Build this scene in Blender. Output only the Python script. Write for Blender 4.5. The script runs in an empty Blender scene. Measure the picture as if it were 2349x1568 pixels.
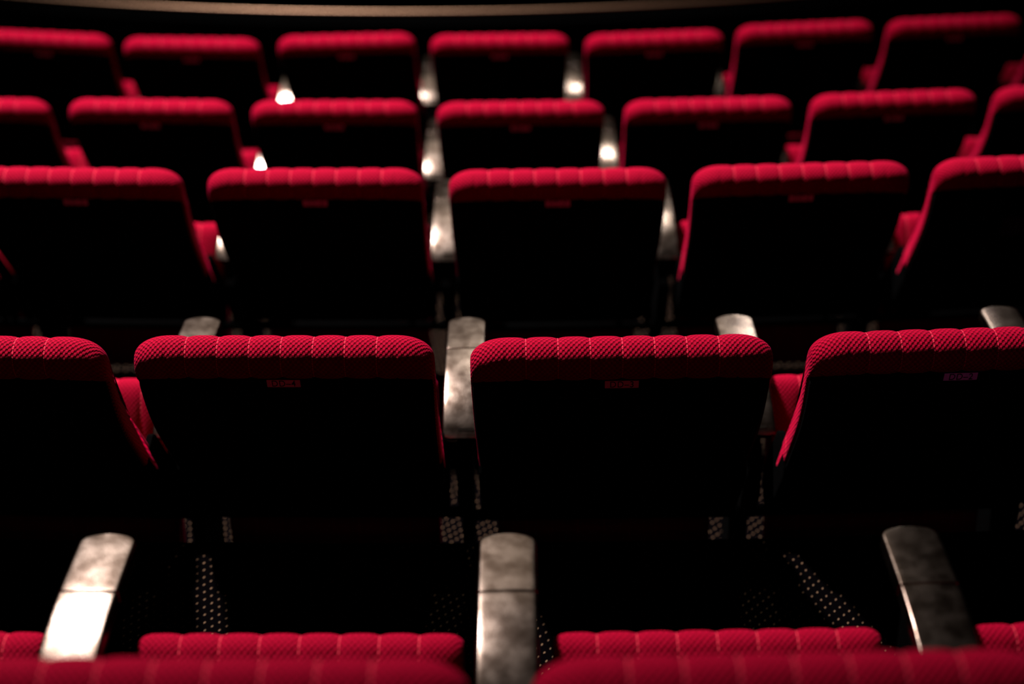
import bpy, bmesh, math
from mathutils import Vector, Matrix

sc = bpy.context.scene
C = sc.collection
PI = math.pi

# ------------------------------------------------------------------ layout
TH = math.radians(33.0)            # camera looks down by this much
ROLL = -0.0171
FPX = 3421.3
PITCH = 0.55                       # seat spacing along the row
YC, X0 = 22.5565, 0.2387           # centre of the seating arcs
ROW_D = [1.0169, 2.0316, 3.0385, 4.0616, 5.0674]
ROW_H = [1.0156, 1.3093, 1.5073, 1.7938, 1.9780]
ROW_P = [-0.0246, -0.0298, -0.0630, -0.0704, -0.1095]
HB = 0.85                          # back top above its own floor
CAMZ = ROW_H[4] + HB
FLOOR = [CAMZ - h - HB for h in ROW_H]

# ------------------------------------------------------------------ materials
def mat(name):
    m = bpy.data.materials.new(name); m.use_nodes = True
    nt = m.node_tree
    return m, nt, nt.nodes['Principled BSDF']

def mth(nt, op, a, b=None, c=None):
    n = nt.nodes.new('ShaderNodeMath'); n.operation = op
    for i, v in enumerate((a, b, c)):
        if v is None: continue
        if isinstance(v, (int, float)): n.inputs[i].default_value = v
        else: nt.links.new(v, n.inputs[i])
    return n.outputs[0]

def mixc(nt, f, a, b):
    n = nt.nodes.new('ShaderNodeMix'); n.data_type = 'RGBA'
    for i, v in ((0, f), (6, a), (7, b)):
        if isinstance(v, tuple): n.inputs[i].default_value = (*v, 1)
        elif isinstance(v, (int, float)): n.inputs[i].default_value = v
        else: nt.links.new(v, n.inputs[i])
    return n.outputs[2]

def smooth(nt, x, lo, hi):
    n = nt.nodes.new('ShaderNodeMapRange'); n.interpolation_type = 'SMOOTHSTEP'
    nt.links.new(x, n.inputs[0]); n.inputs[1].default_value = lo; n.inputs[2].default_value = hi
    return n.outputs[0]

def make_fabric():
    m, nt, b = mat('red_knit_fabric')
    uv = nt.nodes.new('ShaderNodeUVMap'); uv.uv_map = 'UVMap'
    sp = nt.nodes.new('ShaderNodeSeparateXYZ'); nt.links.new(uv.outputs[0], sp.inputs[0])
    u, v = sp.outputs[0], sp.outputs[1]
    # gentle wobble of the knit
    ns = nt.nodes.new('ShaderNodeTexNoise'); ns.inputs['Scale'].default_value = 60
    nt.links.new(uv.outputs[0], ns.inputs['Vector'])
    wob = mth(nt, 'MULTIPLY', mth(nt, 'SUBTRACT', ns.outputs[0], 0.5), 0.0022)
    uu = mth(nt, 'MULTIPLY', mth(nt, 'ADD', u, wob), 1/0.0086)
    vv = mth(nt, 'MULTIPLY', mth(nt, 'ADD', v, wob), 1/0.0098)
    cu = mth(nt, 'COSINE', mth(nt, 'MULTIPLY', uu, 2*PI))
    cv = mth(nt, 'COSINE', mth(nt, 'MULTIPLY', vv, 2*PI))
    hgt = smooth(nt, mth(nt, 'MULTIPLY', cu, cv), -0.75, 0.55)
    # stitched seams every 51.7 mm, three each side of the middle one
    k = mth(nt, 'DIVIDE', u, 0.0517)
    d = mth(nt, 'ABSOLUTE', mth(nt, 'SUBTRACT', k, mth(nt, 'ROUND', k)))
    seam = mth(nt, 'LESS_THAN', d, 0.0008/0.0517)
    inside = mth(nt, 'LESS_THAN', mth(nt, 'ABSOLUTE', u), 0.165)
    dash = mth(nt, 'GREATER_THAN', mth(nt, 'FRACT', mth(nt, 'MULTIPLY', v, 1/0.0042)), 0.24)
    st = mth(nt, 'MULTIPLY', mth(nt, 'MULTIPLY', seam, inside), dash)
    col = mixc(nt, hgt, (0.085, 0.0, 0.0045), (0.150, 0.0, 0.0085))
    fl = nt.nodes.new('ShaderNodeTexNoise'); fl.inputs['Scale'].default_value = 900
    nt.links.new(uv.outputs[0], fl.inputs['Vector'])
    fleck = mth(nt, 'GREATER_THAN', fl.outputs[0], 0.67)
    col = mixc(nt, mth(nt, 'MULTIPLY', fleck, 0.55), col, (0.24, 0.004, 0.030))
    col = mixc(nt, st, col, (0.30, 0.022, 0.034))
    nt.links.new(col, b.inputs['Base Color'])
    b.inputs['Roughness'].default_value = 0.85
    b.inputs['Specular IOR Level'].default_value = 0.02
    b.inputs['Sheen Weight'].default_value = 0.05
    b.inputs['Sheen Roughness'].default_value = 0.4
    b.inputs['Sheen Tint'].default_value = (1, 0.03, 0.2, 1)
    bp = nt.nodes.new('ShaderNodeBump'); bp.inputs['Distance'].default_value = 0.0015
    bp.inputs['Strength'].default_value = 1.0
    hs = mth(nt, 'ADD', hgt, mth(nt, 'MULTIPLY', st, 0.35))
    nt.links.new(hs, bp.inputs['Height']); nt.links.new(bp.outputs[0], b.inputs['Normal'])
    return m

def make_metal():
    m, nt, b = mat('tarnished_aluminium')
    tc = nt.nodes.new('ShaderNodeTexCoord')
    oi = nt.nodes.new('ShaderNodeObjectInfo')
    off = nt.nodes.new('ShaderNodeVectorMath'); off.operation = 'ADD'
    cb = nt.nodes.new('ShaderNodeCombineXYZ')
    nt.links.new(mth(nt, 'MULTIPLY', oi.outputs['Random'], 9.0), cb.inputs[0])
    nt.links.new(tc.outputs['Object'], off.inputs[0]); nt.links.new(cb.outputs[0], off.inputs[1])
    n1 = nt.nodes.new('ShaderNodeTexNoise'); n1.inputs['Scale'].default_value = 34; n1.inputs['Detail'].default_value = 6
    n2 = nt.nodes.new('ShaderNodeTexNoise'); n2.inputs['Scale'].default_value = 420; n2.inputs['Detail'].default_value = 3
    nt.links.new(off.outputs[0], n1.inputs['Vector']); nt.links.new(off.outputs[0], n2.inputs['Vector'])
    f = smooth(nt, n1.outputs[0], 0.32, 0.68)
    col = mixc(nt, f, (0.060, 0.043, 0.032), (0.140, 0.112, 0.090))
    col = mixc(nt, mth(nt, 'MULTIPLY', n2.outputs[0], 0.4), col, (0.060, 0.046, 0.034))
    nt.links.new(col, b.inputs['Base Color'])
    b.inputs['Metallic'].default_value = 1.0
    r = mth(nt, 'MULTIPLY_ADD', n1.outputs[0], 0.10, 0.17)
    nt.links.new(r, b.inputs['Roughness'])
    bp = nt.nodes.new('ShaderNodeBump'); bp.inputs['Distance'].default_value = 0.0004
    bp.inputs['Strength'].default_value = 0.35
    nt.links.new(n2.outputs[0], bp.inputs['Height']); nt.links.new(bp.outputs[0], b.inputs['Normal'])
    return m

def make_plain(name, col, rough, spec=0.5, metal=0.0, grain=0.0):
    m, nt, b = mat(name)
    tc = nt.nodes.new('ShaderNodeTexCoord')
    n = nt.nodes.new('ShaderNodeTexNoise'); n.inputs['Scale'].default_value = 300
    nt.links.new(tc.outputs['Object'], n.inputs['Vector'])
    c = mixc(nt, n.outputs[0], tuple(x*0.8 for x in col), tuple(min(1, x*1.2) for x in col))
    nt.links.new(c, b.inputs['Base Color'])
    b.inputs['Roughness'].default_value = rough
    b.inputs['Specular IOR Level'].default_value = spec
    b.inputs['Metallic'].default_value = metal
    if grain:
        bp = nt.nodes.new('ShaderNodeBump'); bp.inputs['Distance'].default_value = grain
        nt.links.new(n.outputs[0], bp.inputs['Height']); nt.links.new(bp.outputs[0], b.inputs['Normal'])
    return m

def make_carpet():
    m, nt, b = mat('dark_flecked_carpet')
    tc = nt.nodes.new('ShaderNodeTexCoord')
    sp = nt.nodes.new('ShaderNodeSeparateXYZ'); nt.links.new(tc.outputs['Object'], sp.inputs[0])
    n = nt.nodes.new('ShaderNodeTexNoise'); n.inputs['Scale'].default_value = 45
    nt.links.new(tc.outputs['Object'], n.inputs['Vector'])
    w = mth(nt, 'MULTIPLY', mth(nt, 'SUBTRACT', n.outputs[0], 0.5), 0.003)
    x = mth(nt, 'ADD', sp.outputs[0], w); y = mth(nt, 'ADD', sp.outputs[1], w)
    qa = mth(nt, 'ADD', mth(nt, 'MULTIPLY', x, 76.3), mth(nt, 'MULTIPLY', y, 13.0))
    qb = mth(nt, 'SUBTRACT', mth(nt, 'MULTIPLY', x, 38.2), mth(nt, 'MULTIPLY', y, 43.5))
    cu = mth(nt, 'COSINE', mth(nt, 'MULTIPLY', qa, 2*PI)); cv = mth(nt, 'COSINE', mth(nt, 'MULTIPLY', qb, 2*PI))
    dots = smooth(nt, mth(nt, 'ADD', mth(nt, 'MULTIPLY', cu, 0.40), cv), 1.10, 1.32)
    col = mixc(nt, dots, (0.0004, 0.0003, 0.0004), (0.050, 0.031, 0.018))
    nt.links.new(col, b.inputs['Base Color'])
    b.inputs['Roughness'].default_value = 1.0
    b.inputs['Specular IOR Level'].default_value = 0.0
    return m

FAB = make_fabric(); MET = make_metal(); CARPET = make_carpet()
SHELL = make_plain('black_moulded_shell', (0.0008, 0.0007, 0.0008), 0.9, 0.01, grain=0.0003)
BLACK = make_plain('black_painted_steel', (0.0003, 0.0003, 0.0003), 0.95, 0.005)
SLOT = make_plain('dark_slot', (0.003, 0.0025, 0.002), 1.0, 0.0)
PLATE = make_plain('pale_number_plate', (0.42, 0.38, 0.40), 0.5, 0.3)
INK = make_plain('black_ink', (0.004, 0.004, 0.004), 0.6, 0.2)
NAVY = make_plain('navy_card', (0.010, 0.010, 0.045), 0.5, 0.3)
BRASS = make_plain('worn_bronze', (0.19, 0.115, 0.07), 0.42, 0.5, 1.0)
WALL = make_plain('matt_black_paint', (0.0004, 0.0004, 0.0004), 1.0, 0.0)

# ------------------------------------------------------------------ helpers
def link(name, bm, m, parent=None, smoothed=True):
    bmesh.ops.recalc_face_normals(bm, faces=bm.faces)
    me = bpy.data.meshes.new(name); bm.to_mesh(me); bm.free()
    me.materials.append(m)
    if smoothed:
        for p in me.polygons: p.use_smooth = True
    o = bpy.data.objects.new(name, me); C.objects.link(o)
    if parent: o.parent = parent
    return o

def empty(name, label, cat, group=None):
    o = bpy.data.objects.new(name, None); C.objects.link(o)
    o.empty_display_size = 0.1
    o['label'] = label; o['category'] = cat
    if group: o['group'] = group
    return o

def catmull(pts, n, closed=False):
    out = []; N = len(pts)
    segs = N if closed else N-1
    for i in range(segs):
        p = [pts[(i+j-1) % N] if closed else pts[min(max(i+j-1, 0), N-1)] for j in range(4)]
        for q in range(n):
            t = q/n
            out.append(tuple(0.5*((2*p[1][a]) + (-p[0][a]+p[2][a])*t + (2*p[0][a]-5*p[1][a]+4*p[2][a]-p[3][a])*t*t
                                  + (-p[0][a]+3*p[1][a]-3*p[2][a]+p[3][a])*t**3) for a in range(len(pts[0]))))
    if not closed: out.append(tuple(pts[-1]))
    return out

def loft_cushion(name, prof, hw, corner, ctr, place, width=None, nx=150, seams=True, parent=None,
                 endt=0.45, crease=None):
    """prof: closed list of (s, t). Loft across x; the top corners round off by radius `corner`."""
    n = len(prof)
    nrm = []
    for i in range(n):
        a, b = prof[i-1], prof[(i+1) % n]
        dx, dy = b[0]-a[0], b[1]-a[1]; L = math.hypot(dx, dy) or 1
        nrm.append((-dy/L, dx/L))
    # orient outward
    cx = sum(p[0] for p in prof)/n; cy = sum(p[1] for p in prof)/n
    sgn = sum((p[0]-cx)*q[0]+(p[1]-cy)*q[1] for p, q in zip(prof, nrm))
    if sgn < 0: nrm = [(-a, -b) for a, b in nrm]
    arc = [0.0]
    for i in range(1, n): arc.append(arc[-1]+math.dist(prof[i-1], prof[i]))
    xs = []
    M = nx
    for i in range(M+1):
        q = i/M*2-1
        xs.append(hw*(math.copysign(1-(1-abs(q))**1.5, q) if abs(q) > 1.9 else q))
    # finer stations at the ends
    core = [x for x in xs if abs(x) < hw-0.03]
    ends = [hw-0.03*(1-math.sin(j/10*PI/2)) for j in range(11)]
    xs = [-e for e in reversed(ends)]+core+ends
    bm = bmesh.new(); uvl = bm.loops.layers.uv.new('UVMap')
    rings = []
    for x in xs:
        e = min(1.0, max(0.0, abs(x)-(hw-corner))/corner)
        drop = corner*0.62*(1-math.sqrt(max(0, 1-e**2.2)))
        e2 = max(0.0, abs(x)-(hw-0.066))/0.066
        sh = math.sqrt(max(0.0, 1-min(1, e2)**2.6))
        sh = endt+(1-endt)*sh
        g = 0.0
        if seams:
            k = x/0.0517; d = abs(k-round(k))
            if abs(x) < 0.18: g = -0.0016*math.exp(-(d*0.0517/0.0045)**2)-0.0013*(math.cos(2*PI*k)*0.5+0.5)**2
            else:
                g = -0.0018*0
        ring = []
        for i, (s, t) in enumerate(prof):
            cr = 0.0
            if crease and t < 0.0 and s < ctr[2]:
                for cxx, wdt, dep in crease:
                    cr -= dep*math.exp(-((abs(x)-cxx)/wdt)**2)*min(1, max(0, -t/0.02))
            ss = s+nrm[i][0]*(g+cr); tt = t+nrm[i][1]*(g+cr)
            tt = ctr[1]+(tt-ctr[1])*sh
            fade = max(0.0, 1-s/ctr[2])
            ss = ss+drop*fade
            wx = x*(width(s) if width else 1)
            ring.append(bm.verts.new(place(wx, ss, tt)))
        rings.append(ring)
    for a in range(len(rings)-1):
        for i in range(n):
            j = (i+1) % n
            f = bm.faces.new((rings[a][i], rings[a][j], rings[a+1][j], rings[a+1][i]))
            vi, vj = arc[i], (arc[j] if j else arc[-1]+math.dist(prof[-1], prof[0]))
            for lp, (U, V) in zip(f.loops, ((xs[a], vi), (xs[a], vj), (xs[a+1], vj), (xs[a+1], vi))):
                lp[uvl].uv = (U, V)
    for ring, sx in ((rings[0], xs[0]), (rings[-1], xs[-1])):
        c = Vector((0, 0, 0))
        for v in ring: c += v.co
        cv = bm.verts.new(c/n)
        for i in range(n):
            j = (i+1) % n
            f = bm.faces.new((ring[i], ring[j], cv))
            for lp in f.loops:
                lp[uvl].uv = (lp.vert.co.y+sx*1.01, lp.vert.co.z)
    return link(name, bm, FAB, parent)

BC = (-0.017, HB-0.027)            # centre of the top roll, chair frame (y, z)
def back_angle(q):                 # recline grows from the head roll to the lumbar part
    w = min(1.0, max(0.0, (q-0.02)/0.22))
    return math.radians(7+23*w*w*(3-2*w))
BTAB = [(0.0, 0.0)]
for _i in range(1, 321):
    _a = back_angle((_i-0.5)*0.002)
    BTAB.append((BTAB[-1][0]+0.002*math.sin(_a), BTAB[-1][1]-0.002*math.cos(_a)))
def place_back(x, s, t):           # s runs down the back from the very top, t is forward
    q = s-0.032; a = back_angle(q)
    if q <= 0: cy, cz = q*math.sin(a), -q*math.cos(a)
    else:
        i = min(int(q/0.002), 319); f = q/0.002-i
        cy = BTAB[i][0]*(1-f)+BTAB[i+1][0]*f; cz = BTAB[i][1]*(1-f)+BTAB[i+1][1]*f
    return (x, BC[0]+cy+t*math.cos(a), BC[1]+cz+t*math.sin(a))

def back_width(s):
    if s < 0.09: return 1.0
    q = min(1.0, (s-0.09)/0.28)
    return 1.0-0.025*q

def make_backrest(parent):
    p = [(0.066, -0.016), (0.060, -0.026), (0.047, -0.0325), (0.030, -0.0325), (0.013, -0.025), (0.003, -0.011), (0.0, 0.004),
         (0.006, 0.020), (0.022, 0.031), (0.05, 0.037), (0.11, 0.042), (0.20, 0.047), (0.30, 0.055), (0.40, 0.058),
         (0.530, 0.040), (0.576, 0.026), (0.582, 0.004), (0.555, -0.008), (0.42, -0.012), (0.30, -0.013), (0.20, -0.013), (0.10, -0.013)]
    prof = catmull(p, 4, True)
    return loft_cushion('backrest', prof, 0.2455, 0.064, (0.03, 0.005, 0.12), place_back, back_width,
                        parent=parent, endt=0.34, crease=((0.186, 0.0016, 0.0022), (0.226, 0.0018, 0.0018)))

def make_shell(parent):
    bm = bmesh.new()
    S = [0.050+i*(0.592-0.050)/28 for i in range(29)]
    N = 32; top = []; bot = []
    for s in S:
        hw = 0.2430*back_width(s)
        r = 0.03
        for e in (s-0.050, 0.592-s):
            if e < r: hw -= r-math.sqrt(max(0, r*r-(r-e)**2))
        ra, rb = [], []
        for i in range(N+1):
            q = -1+2*i/N; x = hw*math.copysign(1-(1-abs(q))**1.3, q)
            bow = 0.006*(1-(x/0.24)**2)
            edge = 0.008*max(0.0, abs(q)-0.9)/0.1
            t = -0.0185-bow+edge*0.9
            if s > 0.40: t += (s-0.40)*0.06
            ra.append(bm.verts.new(place_back(x, s, t)))
            rb.append(bm.verts.new(place_back(x*0.995, s, -0.0105)))
        top.append(ra); bot.append(rb)
    for G in (top, bot):
        for a in range(len(S)-1):
            for i in range(N): bm.faces.new((G[a][i], G[a][i+1], G[a+1][i+1], G[a+1][i]))
    for a in range(len(S)-1):
        bm.faces.new((top[a][0], top[a+1][0], bot[a+1][0], bot[a][0]))
        bm.faces.new((top[a][N], top[a+1][N], bot[a+1][N], bot[a][N]))
    for i in range(N):
        bm.faces.new((top[0][i], top[0][i+1], bot[0][i+1], bot[0][i]))
        bm.faces.new((top[-1][i], top[-1][i+1], bot[-1][i+1], bot[-1][i]))
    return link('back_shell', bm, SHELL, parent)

def make_bracket(parent, sx):      # black cover over the lower side of the back
    bm = bmesh.new(); rows = []
    S = [0.362+i*(0.585-0.362)/22 for i in range(23)]
    for s in S:
        e = min(1.0, (s-0.362)/0.03); e = math.sqrt(max(0.0, 1-(1-e)**2))*0.96+0.04
        w = 0.2455*back_width(s)
        f = 0.066 if s < 0.52 else 0.066-(s-0.52)*0.35
        t0, t1 = 0.022-0.048*e, 0.022+(f-0.022)*e
        rows.append([bm.verts.new(place_back(sx*x, s, t)) for x, t in ((w-0.010, t0), (w+0.0008, t0), (w+0.0016, t0+0.004),
                     (w+0.0016, t1-0.004), (w+0.0008, t1), (w-0.010, t1))])
    for a in range(22):
        for i in range(6): bm.faces.new((rows[a][i], rows[a][(i+1) % 6], rows[a+1][(i+1) % 6], rows[a+1][i]))
    bm.faces.new(rows[0]); bm.faces.new(rows[-1])
    return link('side_cover', bm, BLACK, parent, False)

SL = math.radians(16)              # lean of the tipped-up seat
SC = (0.385, HB-0.382)                # centre of its top roll
def place_seat(x, s, t):           # s runs down, t is towards the rear (sitting side)
    s -= 0.030
    return (x, SC[0]-s*math.sin(SL)-t*math.cos(SL), SC[1]-s*math.cos(SL)+t*math.sin(SL))

def make_seat(parent):
    p = [(0.0, -0.004), (0.004, 0.010), (0.016, 0.021), (0.040, 0.030), (0.09, 0.040), (0.16, 0.047), (0.24, 0.046), (0.32, 0.040), (0.375, 0.028),
         (0.395, 0.008), (0.395, -0.015), (0.36, -0.028), (0.20, -0.032), (0.06, -0.032), (0.025, -0.028), (0.006, -0.017)]
    prof = catmull(p, 4, True)
    return loft_cushion('seat_cushion', prof, 0.2125, 0.022, (0.03, 0.0, 0.12), place_seat, None, nx=120,
                        parent=parent, endt=0.55)

def box_pts(bm, c, h, place=None, bev=0.0):
    vs = []
    for sx in (-1, 1):
        for sy in (-1, 1):
            for sz in (-1, 1):
                q = (c[0]+sx*h[0], c[1]+sy*h[1], c[2]+sz*h[2])
                vs.append(bm.verts.new(place(*q) if place else q))
    fs = []
    for f in ((0, 1, 3, 2), (4, 6, 7, 5), (0, 4, 5, 1), (2, 3, 7, 6), (0, 2, 6, 4), (1, 5, 7, 3)):
        fs.append(bm.faces.new([vs[i] for i in f]))
    if bev:
        ed = set(e for f in fs for e in f.edges)
        bmesh.ops.bevel(bm, geom=list(ed), offset=bev, segments=3, affect='EDGES', profile=0.5)

def make_pan(parent):
    bm = bmesh.new()
    box_pts(bm, (0, 0.20, -0.041), (0.200, 0.165, 0.013), lambda x, s, t: place_seat(x, s, t), 0.006)
    return link('seat_pan', bm, BLACK, parent)

def tube(bm, pts, r, n=12):
    rings = []
    for i, p in enumerate(pts):
        p = Vector(p)
        a = Vector(pts[max(i-1, 0)]); b = Vector(pts[min(i+1, len(pts)-1)])
        d = (b-a).normalized(); up = Vector((0, 0, 1)) if abs(d.z) < 0.9 else Vector((1, 0, 0))
        e1 = d.cross(up).normalized(); e2 = d.cross(e1)
        rings.append([bm.verts.new(p+e1*r*math.cos(2*PI*k/n)+e2*r*math.sin(2*PI*k/n)) for k in range(n)])
    for a in range(len(rings)-1):
        for k in range(n):
            bm.faces.new((rings[a][k], rings[a][(k+1) % n], rings[a+1][(k+1) % n], rings[a+1][k]))
    bm.faces.new(rings[0]); bm.faces.new(rings[-1])

def make_bar(parent):
    bm = bmesh.new()
    tube(bm, [(-0.2628, 0.275, 0.255), (0.2628, 0.275, 0.255)], 0.012)
    for sx in (-1, 1):             # arms that carry the back
        tube(bm, [(sx*0.17, 0.275, 0.255), (sx*0.17, 0.25, 0.30), (sx*0.17, 0.235, 0.345)], 0.010)
    return link('hinge_frame', bm, BLACK, parent)

def make_plate(parent):
    bm = bmesh.new()
    box_pts(bm, (0, 0.0700, -0.0262), (0.0275, 0.0076, 0.0008), place_back, 0.0007)
    return link('number_plate', bm, PLATE, parent, False)

def text_mesh(txt):
    cu = bpy.data.curves.new('lettering', 'FONT'); cu.body = txt.replace('-', '\u2013')
    cu.size = 0.0170; cu.align_x = 'CENTER'; cu.align_y = 'CENTER'
    cu.space_character = 1.12; cu.extrude = 0.0002; cu.offset = 0.00005
    o = bpy.data.objects.new('lettering', cu); C.objects.link(o)
    dg = bpy.context.evaluated_depsgraph_get()
    me = bpy.data.meshes.new_from_object(o.evaluated_get(dg))
    bpy.data.objects.remove(o); bpy.data.curves.remove(cu)
    for v in me.vertices:
        v.co = Vector(place_back(v.co.x*0.88, 0.0700-v.co.y*1.08, -0.0273-v.co.z))
    me.materials.clear(); me.materials.append(INK)
    me.name = 'lettering'
    return me

# ------------------------------------------------------------------ the first chair and armrest
proto = empty('theatre_seat', '', 'theatre seat')
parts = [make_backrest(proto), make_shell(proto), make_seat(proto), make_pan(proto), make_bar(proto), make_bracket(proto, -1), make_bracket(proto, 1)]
plate0 = make_plate(proto)

ARM_PATH = catmull([(y, z-0.92+HB) for y, z in ((0.520, 0.6300), (0.46, 0.6310), (0.400, 0.6305), (0.345, 0.6260), (0.295, 0.6160),
                    (0.250, 0.6010), (0.215, 0.5830), (0.196, 0.5690))], 8)
def arm_piece(name, a0, a1, front, rear, parent):
    # arc length along the path
    L = [0.0]
    for i in range(1, len(ARM_PATH)): L.append(L[-1]+math.dist(ARM_PATH[i-1], ARM_PATH[i]))
    tot = L[-1]
    a1 = min(a1, tot)
    def at(a):
        for i in range(1, len(L)):
            if a <= L[i] or i == len(L)-1:
                q = (a-L[i-1])/(L[i]-L[i-1])
                p0, p1 = ARM_PATH[i-1], ARM_PATH[i]
                d = Vector((0, p1[0]-p0[0], p1[1]-p0[1])).normalized()
                return Vector((0, p0[0]+(p1[0]-p0[0])*q, p0[1]+(p1[1]-p0[1])*q)), d
    hw, th, re = 0.0385, 0.024, 0.0045
    # cross section: rounded rectangle, slightly crowned top
    cs = []
    for i in range(9): cs.append((-hw+re+(2*hw-2*re)*i/8, None))
    sec = []
    for k in range(6):
        an = PI/2*k/5; sec.append((-hw+re-re*math.cos(an), -re+re*math.sin(an)))
    for i in range(1, 12):
        q = -1+2*i/12; sec.append(((hw-re)*q, 0.0011*(1-q*q)))
    for k in range(6):
        an = PI/2*k/5; sec.append((hw-re+re*math.sin(an), -re+re*math.cos(an)))
    for k in range(4):
        an = PI/2*k/3; sec.append((hw-re+re*math.cos(an), -th+re-re*math.sin(an)))
    for k in range(4):
        an = PI/2*k/3; sec.append((-hw+re-re*math.sin(an), -th+re-re*math.cos(an)))
    st = []
    rc = 0.011
    n_end = 8
    if front: st += [a0+rc*(1-math.cos(PI/2*i/n_end)) for i in range(n_end)]
    else: st += [a0, a0+0.0008]
    lo = a0+(rc if front else 0.002); hi = a1-(0.008 if rear else 0.002)
    m = max(6, int((hi-lo)/0.008))
    st += [lo+(hi-lo)*i/m for i in range(m+1)]
    if rear: st += [a1-0.008*math.cos(PI/2*i/6) for i in range(1, 7)]
    else: st += [a1-0.0008, a1]
    bm = bmesh.new(); rings = []
    for a in st:
        p, d = at(min(a, tot))
        n = Vector((0, -d.z, d.y))
        if n.z < 0: n = -n
        w = 1.0; sk = 0.0
        if front and a-a0 < rc:
            e = rc-(a-a0); w = (hw-rc+math.sqrt(max(0, rc*rc-e*e)))/hw
        if rear and a1-a < 0.008:
            e = 0.008-(a1-a); w = (hw-0.008+math.sqrt(max(0, 0.008**2-e*e)))/hw
        if (not front and a-a0 < 0.0005) or (not rear and a1-a < 0.0005): sk = 0.0008
        ring = []
        for (x, z) in sec:
            xx = x*w
            zz = z
            if sk: xx *= 1-sk/hw; zz = z-(sk if z > -th/2 else -sk)
            q = p+n*zz
            if front: q = q-d*(-0.007)*(xx/hw)**2*max(0.0, 1-(a-a0)/0.05)
            # taper in thickness at the very front
            ring.append(bm.verts.new((xx, q.y, q.z)))
        rings.append(ring)
    N = len(sec)
    for a in range(len(rings)-1):
        for i in range(N):
            bm.faces.new((rings[a][i], rings[a][(i+1) % N], rings[a+1][(i+1) % N], rings[a+1][i]))
    bm.faces.new(rings[0]); bm.faces.new(rings[-1])
    o = link(name, bm, MET, parent)
    return o, at, tot

arm0 = empty('armrest', '', 'armrest')
front_cap, AT, TOT = arm_piece('front_cap', 0.0, 0.112, True, False, arm0)
arm_plate, _, _ = arm_piece('arm_plate', 0.1145, 9.0, False, True, arm0)
for o in (front_cap, arm_plate):
    md = o.modifiers.new('edge', 'EDGE_SPLIT'); md.split_angle = math.radians(50)
# dark slot near the rear end
bm = bmesh.new()
p, d = AT(TOT-0.016); n = Vector((0, -d.z, d.y)); n = n if n.z > 0 else -n
rows = []
for side in (1, -1):
    ring = []
    for k in range(24):
        an = 2*PI*k/24; cx = math.cos(an); sy = math.sin(an)
        x = 0.006+math.copysign(0.0115, cx)*1.0*(1 if abs(cx) > 1e-6 else 0)+0.0035*cx
        q = p+d*0.0032*sy+n*(0.0016 if side > 0 else -0.002)
        ring.append(bm.verts.new((x, q.y, q.z)))
    rows.append(ring)
bm.faces.new(rows[0]); bm.faces.new(rows[1])
for k in range(24): bm.faces.new((rows[0][k], rows[0][(k+1) % 24], rows[1][(k+1) % 24], rows[1][k]))
end_slot = link('end_slot', bm, SLOT, arm0, False)
# black side panel under the arm, thin leg down to the floor
def extrude_x(outline, hw, bev=0.0):
    bm = bmesh.new()
    A = [bm.verts.new((-hw, y, z)) for y, z in outline]; B = [bm.verts.new((hw, y, z)) for y, z in outline]
    bm.faces.new(A); bm.faces.new(B)
    for i in range(len(A)): bm.faces.new((A[i], A[(i+1) % len(A)], B[(i+1) % len(A)], B[i]))
    if bev: bmesh.ops.bevel(bm, geom=[e for e in bm.edges if abs(e.verts[0].co.x-e.verts[1].co.x) < 1e-6], offset=bev, segments=2, affect='EDGES')
    return bm
bm = extrude_x([(0.47, 0.535), (0.36, 0.533), (0.29, 0.520), (0.235, 0.497), (0.197, 0.475), (0.170, 0.44), (0.165, 0.38), (0.19, 0.315),
                (0.25, 0.29), (0.40, 0.29), (0.45, 0.38)], 0.012, 0.002)
panel = link('side_panel', bm, BLACK, arm0, False)
bm = extrude_x([(0.255, 0.295), (0.255, 0.012), (0.232, 0.012), (0.232, 0.0), (0.46, 0.0), (0.46, 0.012), (0.40, 0.012), (0.385, 0.295)], 0.011)
leg = link('leg', bm, BLACK, arm0, False)
arm_parts = [front_cap, arm_plate, end_slot, panel, leg]

def transform(row, k, dy=0.0, dx=0.0):
    R = YC-ROW_D[row]; a = k*PITCH/R+ROW_P[row]
    r = R-dy
    return Vector((X0+r*math.sin(a)+dx*math.cos(a), YC-r*math.cos(a)+dx*math.sin(a), FLOOR[row])), a

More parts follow.
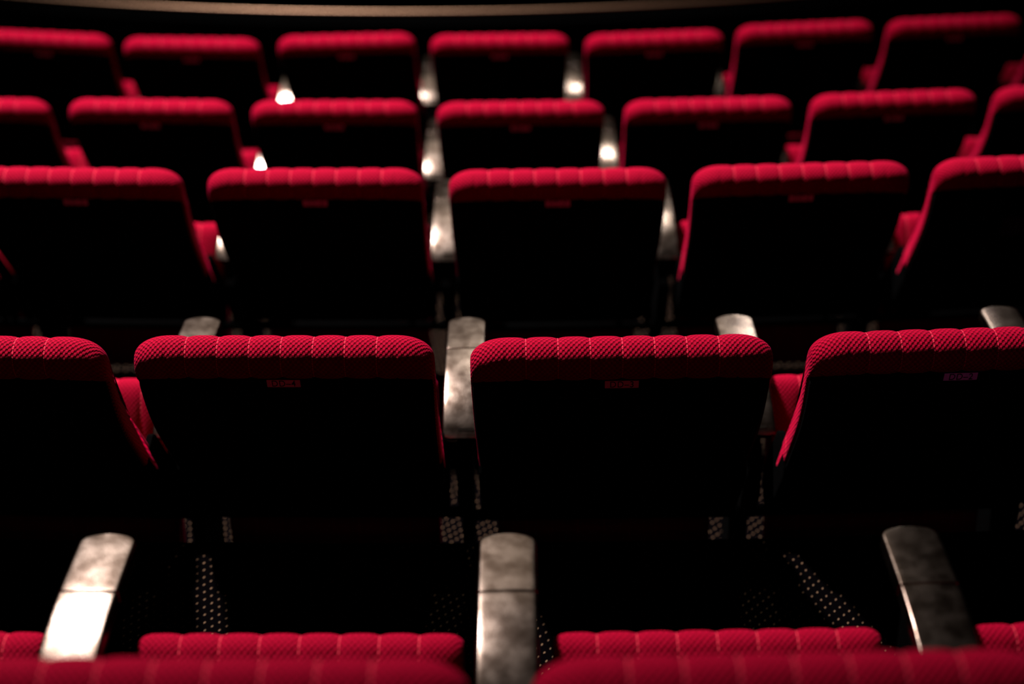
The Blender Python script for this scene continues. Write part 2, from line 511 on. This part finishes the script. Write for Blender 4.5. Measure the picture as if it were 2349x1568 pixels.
ROWNAME = ['nearest row', 'second row', 'third row', 'fourth row', 'farthest row']
GROUPS = ['seats of the nearest row', 'seats of the second row', 'seats of the third row', 'seats of the fourth row', 'seats of the farthest row']
SEATS = {
 0: [(-1, None, 0, 'red knit theatre seat of nearest row, only its tipped-up cushion showing at bottom left corner'),
     (0, None, 0, 'blurred red theatre seat of nearest row, left of the central nearest armrest'),
     (1, None, 0, 'blurred red theatre seat of nearest row, right of the central nearest armrest'),
     (2, None, 0, 'red theatre seat of nearest row, only its tipped-up cushion showing at bottom right corner')],
 1: [(-1, 'DD-5', 0, 'red seat cut by the left edge, directly left of the seat marked DD-4'),
     (0, 'DD-4', 0.006, 'red knit theatre seat with number plate reading DD-4'),
     (1, 'DD-3', -0.004, 'red knit theatre seat with number plate reading DD-3'),
     (2, 'DD-2', -0.004, 'red knit theatre seat with purplish number plate reading DD-2')],
 2: [(-1, None, 0, 'sliver of a seat at left edge, row beyond the DD plates'),
     (0, 'CC-5', 0.004, 'leftmost broad red seat back in the row just beyond the DD plates'),
     (1, 'CC-4', 0.006, 'red seat back just beyond the DD-4 seat, left of the centre armrest'),
     (2, 'CC-3', -0.005, 'red seat back just beyond the DD-3 seat, right of the centre armrest'),
     (3, 'CC-2', -0.003, 'tilted red seat back in third row, second from the right edge'),
     (4, None, 0, 'third-row red seat back cut by the right edge, dark navy card on it')],
 3: [(-1, None, 0, 'fourth-row red seat back cut by the left edge'),
     (0, 'BB-6', 0.010, 'leftmost complete red seat back of the fourth row'),
     (1, 'BB-5', 0.008, 'second complete red seat back from the left in the fourth row'),
     (2, 'BB-4', -0.006, 'middle red seat back of the fourth row, silvery armrests on both sides'),
     (3, 'BB-3', -0.009, 'fourth-row red seat back just right of the bright armrest glint'),
     (4, 'BB-2', -0.003, 'rightmost complete red seat back of the fourth row'),
     (5, None, 0, 'fourth-row red seat back cut by the right edge')],
 4: [(0, 'AA-7', -0.010, 'farthest-row blurred red seat back cut by the left edge'),
     (1, 'AA-6', -0.042, 'farthest-row blurred red seat back, second from the left edge'),
     (2, 'AA-5', -0.003, 'farthest-row blurred red seat back, third from left, beside a white-glinting armrest'),
     (3, 'AA-4', -0.008, 'farthest-row blurred red seat back in the middle, between two bright armrests'),
     (4, 'AA-3', -0.012, 'farthest-row blurred red seat back, third from the right edge'),
     (5, 'AA-2', 0.036, 'farthest-row blurred red seat back, second from the right edge'),
     (6, 'AA-1', 0.034, 'farthest-row blurred red seat back in the top right corner'),
     (7, None, 0, 'farthest-row seat mostly beyond the right edge, only its cushion corner showing')],
}
LEAN = {(4, 0): 0.024, (4, 2): -0.028, (4, 4): -0.018, (4, 5): -0.012}
first = True
XY = {}
for row, lst in SEATS.items():
    for (k, txt, dy, lab) in lst:
        if first: r = proto
        else:
            r = proto.copy(); C.objects.link(r)
        loc, a = transform(row, k, dy, 0.013 if (row, k) == (1, -1) else 0.0)
        XY[(row, k)] = dy
        lean = LEAN.get((row, k), 0.0)       # worn fixings: a few backs lean a little sideways
        loc = loc+Vector((-HB*lean, 0, 0))
        r.location = loc; r.rotation_euler = (0, lean, a)
        r['label'] = lab; r['category'] = 'theatre seat'; r['group'] = GROUPS[row]
        if first:
            pl = plate0
        else:
            for c in parts:
                q = c.copy(); C.objects.link(q); q.parent = r
            pl = plate0.copy(); C.objects.link(pl); pl.parent = r
        if txt:
            t = bpy.data.objects.new('lettering', text_mesh(txt)); C.objects.link(t); t.parent = pl
        if (row, k) == (2, 4):
            bm = bmesh.new()
            box_pts(bm, (-0.012, 0.175, -0.0262), (0.055, 0.030, 0.0006), place_back, 0.0004)
            link('notice_card', bm, NAVY, r, False)['label'] = 'dark navy card'
        first = False

ARMS = {
 0: [(-0.5, 'bright silvery armrest of the nearest row at lower left'),
     (0.5, 'brownish metal armrest of the nearest row, lower centre'),
     (1.5, 'dark armrest of nearest row at lower right with thin lit left edge')],
 1: [(-0.5, 'metal armrest between the left-edge seat and the DD-4 seat'),
     (0.5, 'mottled metal armrest between the DD-4 and DD-3 seats'),
     (1.5, 'pale-tipped metal armrest between the DD-3 and DD-2 seats'),
     (2.5, 'dim metal armrest tip right of the DD-2 seat, at right edge')],
 2: [(-0.5, 'third-row armrest mostly hidden at the left edge'),
     (0.5, 'third-row armrest with bright rounded rear end, left of centre'),
     (1.5, 'mauve-grey third-row armrest at picture centre behind the DD-4 and DD-3 armrest'),
     (2.5, 'third-row armrest with bright white glint, right of centre'),
     (3.5, 'dark third-row armrest sliver left of the right-edge seat')],
 3: [(-0.5, 'fourth-row armrest beside the left-edge seat, beyond a red cushion'),
     (0.5, 'fourth-row armrest sliver beside a red cushion, left of centre'),
     (1.5, 'long mauve-grey fourth-row armrest near the picture centre'),
     (2.5, 'fourth-row armrest with the round white glint'),
     (3.5, 'dim fourth-row armrest sliver beside a red cushion, right of centre'),
     (4.5, 'fourth-row armrest hidden beside the right-edge seat')],
 4: [(0.5, 'farthest-row armrest second from left, beside a red cushion'),
     (1.5, 'faint farthest-row armrest third from left'),
     (2.5, 'farthest-row armrest with white glint on its tip, left of middle seat'),
     (3.5, 'farthest-row armrest with white glint low down, right of middle seat'),
     (4.5, 'bright farthest-row armrest sliver, third from the right edge'),
     (5.5, 'dim farthest-row armrest, second from the right edge'),
     (6.5, 'farthest-row armrest at the right edge above a red cushion')],
}
EXTRA = {0: (-1.5, 2.5), 1: (-1.5,), 2: (-1.5, 4.5), 3: (-1.5, 5.5), 4: (-0.5, 7.5)}
first = True
for row, lst in ARMS.items():
    full = [(k, l, True) for k, l in lst]+[(k, 'metal armrest at the far end of the %s, outside the frame' % ROWNAME[row], False) for k in EXTRA[row]]
    for (k, lab, vis) in full:
        if first: r = arm0
        else: r = arm0.copy(); C.objects.link(r)
        ka, kb = math.floor(k), math.ceil(k)
        dy = (XY.get((row, ka), 0)+XY.get((row, kb), 0))/2
        loc, a = transform(row, k, dy)
        r.location = loc; r.rotation_euler = (0, 0, a)
        r['label'] = lab; r['category'] = 'armrest'; r['group'] = 'metal armrests of the %s' % ROWNAME[row]
        if not first:
            for c in arm_parts:
                q = c.copy(); C.objects.link(q); q.parent = r
        first = False

# ------------------------------------------------------------------ stepped floor
def arc_pt(rad, x, z, cx=X0, cy=YC):
    dx = x-cx
    return (x, cy-math.sqrt(rad*rad-dx*dx), z)
bm = bmesh.new()
prof = [(YC+1.0, FLOOR[0]+0.25), (YC-(ROW_D[0]+0.14), FLOOR[0]+0.25)]
for i in range(5):
    prof.append((prof[-1][0], FLOOR[i]))
    nxt = YC-(ROW_D[i+1]+0.14) if i < 4 else YC-(ROW_D[4]+1.6)
    prof.append((nxt, FLOOR[i]))
NX = 48
cols = []
for j in range(NX+1):
    x = -4.0+8.0*j/NX
    cols.append([bm.verts.new(arc_pt(r, x, z)) for r, z in prof])
for j in range(NX):
    for i in range(len(prof)-1):
        bm.faces.new((cols[j][i], cols[j+1][i], cols[j+1][i+1], cols[j][i+1]))
floor = link('floor', bm, CARPET, None, False); floor['kind'] = 'structure'

# ------------------------------------------------------------------ front parapet and its metal rail
RA, RR, RD = -0.10, 7.8, 6.02
def rail_y(x): return RD+RR-math.sqrt(RR*RR-(x-RA)**2)
RAILZ = CAMZ-2.250
bm = bmesh.new()
A = []
for j in range(61):
    x = -4+8*j/60; y = rail_y(x)
    A.append([bm.verts.new((x, y-0.06, 0.0)), bm.verts.new((x, y-0.06, RAILZ-0.035)), bm.verts.new((x, y+0.06, RAILZ-0.035)), bm.verts.new((x, y+0.06, -0.8))])
for j in range(60):
    for i in range(3): bm.faces.new((A[j][i], A[j+1][i], A[j+1][i+1], A[j][i+1]))
w = link('wall_front', bm, WALL, None, False); w['kind'] = 'structure'
rail = empty('handrail', 'curved bronze metal rail running across the top of the picture', 'handrail')
bm = bmesh.new()
tube(bm, [(-4+8*j/90, rail_y(-4+8*j/90), RAILZ) for j in range(91)], 0.0078, 16)
link('rail_tube', bm, BRASS, rail)
for x in (-3.2, -1.6, 0.0, 1.6, 3.2):
    bm = bmesh.new(); tube(bm, [(x, rail_y(x), RAILZ-0.037), (x, rail_y(x), RAILZ-0.008)], 0.008, 10)
    link('rail_post', bm, BLACK, rail)

# ------------------------------------------------------------------ light
world = bpy.data.worlds.new('World'); sc.world = world; world.use_nodes = True
world.node_tree.nodes['Background'].inputs[0].default_value = (0, 0, 0, 1)
world.node_tree.nodes['Background'].inputs[1].default_value = 0.0

def spot(name, loc, target, power, col, radius, size=60, blend=0.6):
    l = bpy.data.lights.new(name, 'SPOT'); l.energy = power; l.color = col
    l.shadow_soft_size = radius; l.spot_size = math.radians(size); l.spot_blend = blend
    o = bpy.data.objects.new(name, l); C.objects.link(o); o.location = loc
    o.rotation_euler = (Vector(target)-Vector(loc)).to_track_quat('-Z', 'Y').to_euler()
    return o
spot('stage_spot', (-3.0, 6.0, CAMZ+6.0), (-0.7, 3.5, 0.7), 25000, (1.0, 0.90, 0.90), 0.30, 47, 1.0)
spot('stage_spot', (0.9, 8.2, CAMZ+4.6), (0.35, 4.0, 0.7), 1700, (1.0, 0.94, 0.88), 0.10, 29, 0.5)

spot('added_armrest_spot', (2.2, 9.0, CAMZ+2.6), (0.59, 2.53, 1.23), 300, (1.0, 0.93, 0.88), 0.35, 9, 0.6)  # narrow lamp added to brighten the tip of a single armrest
spot('added_violet_spot', (-1.4, -0.8, CAMZ+1.6), (0.70, 1.98, 1.46), 26, (0.42, 0.22, 1.0), 0.03, 6, 0.8)  # unseen lamp added behind the camera to tint one number plate violet
wash = bpy.data.lights.new('stage_wash', 'AREA'); wash.shape = 'RECTANGLE'; wash.size = 6.5; wash.size_y = 5
wash.energy = 150; wash.color = (1.0, 0.86, 0.74)
wo = bpy.data.objects.new('stage_wash', wash); C.objects.link(wo); wo.location = (-1.6, 12.0, CAMZ+7.0)
wo.rotation_euler = (Vector((0, 2.5, 1))-wo.location).to_track_quat('-Z', 'Y').to_euler()

# ------------------------------------------------------------------ camera
cam = bpy.data.cameras.new('camera'); co = bpy.data.objects.new('camera', cam); C.objects.link(co)
cam.sensor_fit = 'HORIZONTAL'; cam.sensor_width = 36; cam.lens = FPX/2349*36
co.matrix_world = Matrix.Translation((0, 0, CAMZ)) @ Matrix.Rotation(PI/2-TH, 4, 'X') @ Matrix.Rotation(ROLL, 4, 'Z')
cam.clip_start = 0.02
cam.dof.use_dof = True
cam.dof.focus_distance = 2.40
cam.dof.aperture_fstop = 1.8
sc.camera = co
vs = sc.view_settings
vs.view_transform = 'Standard'; vs.look = 'None'; vs.gamma = 1; vs.use_curve_mapping = False
vs.exposure = 0.0
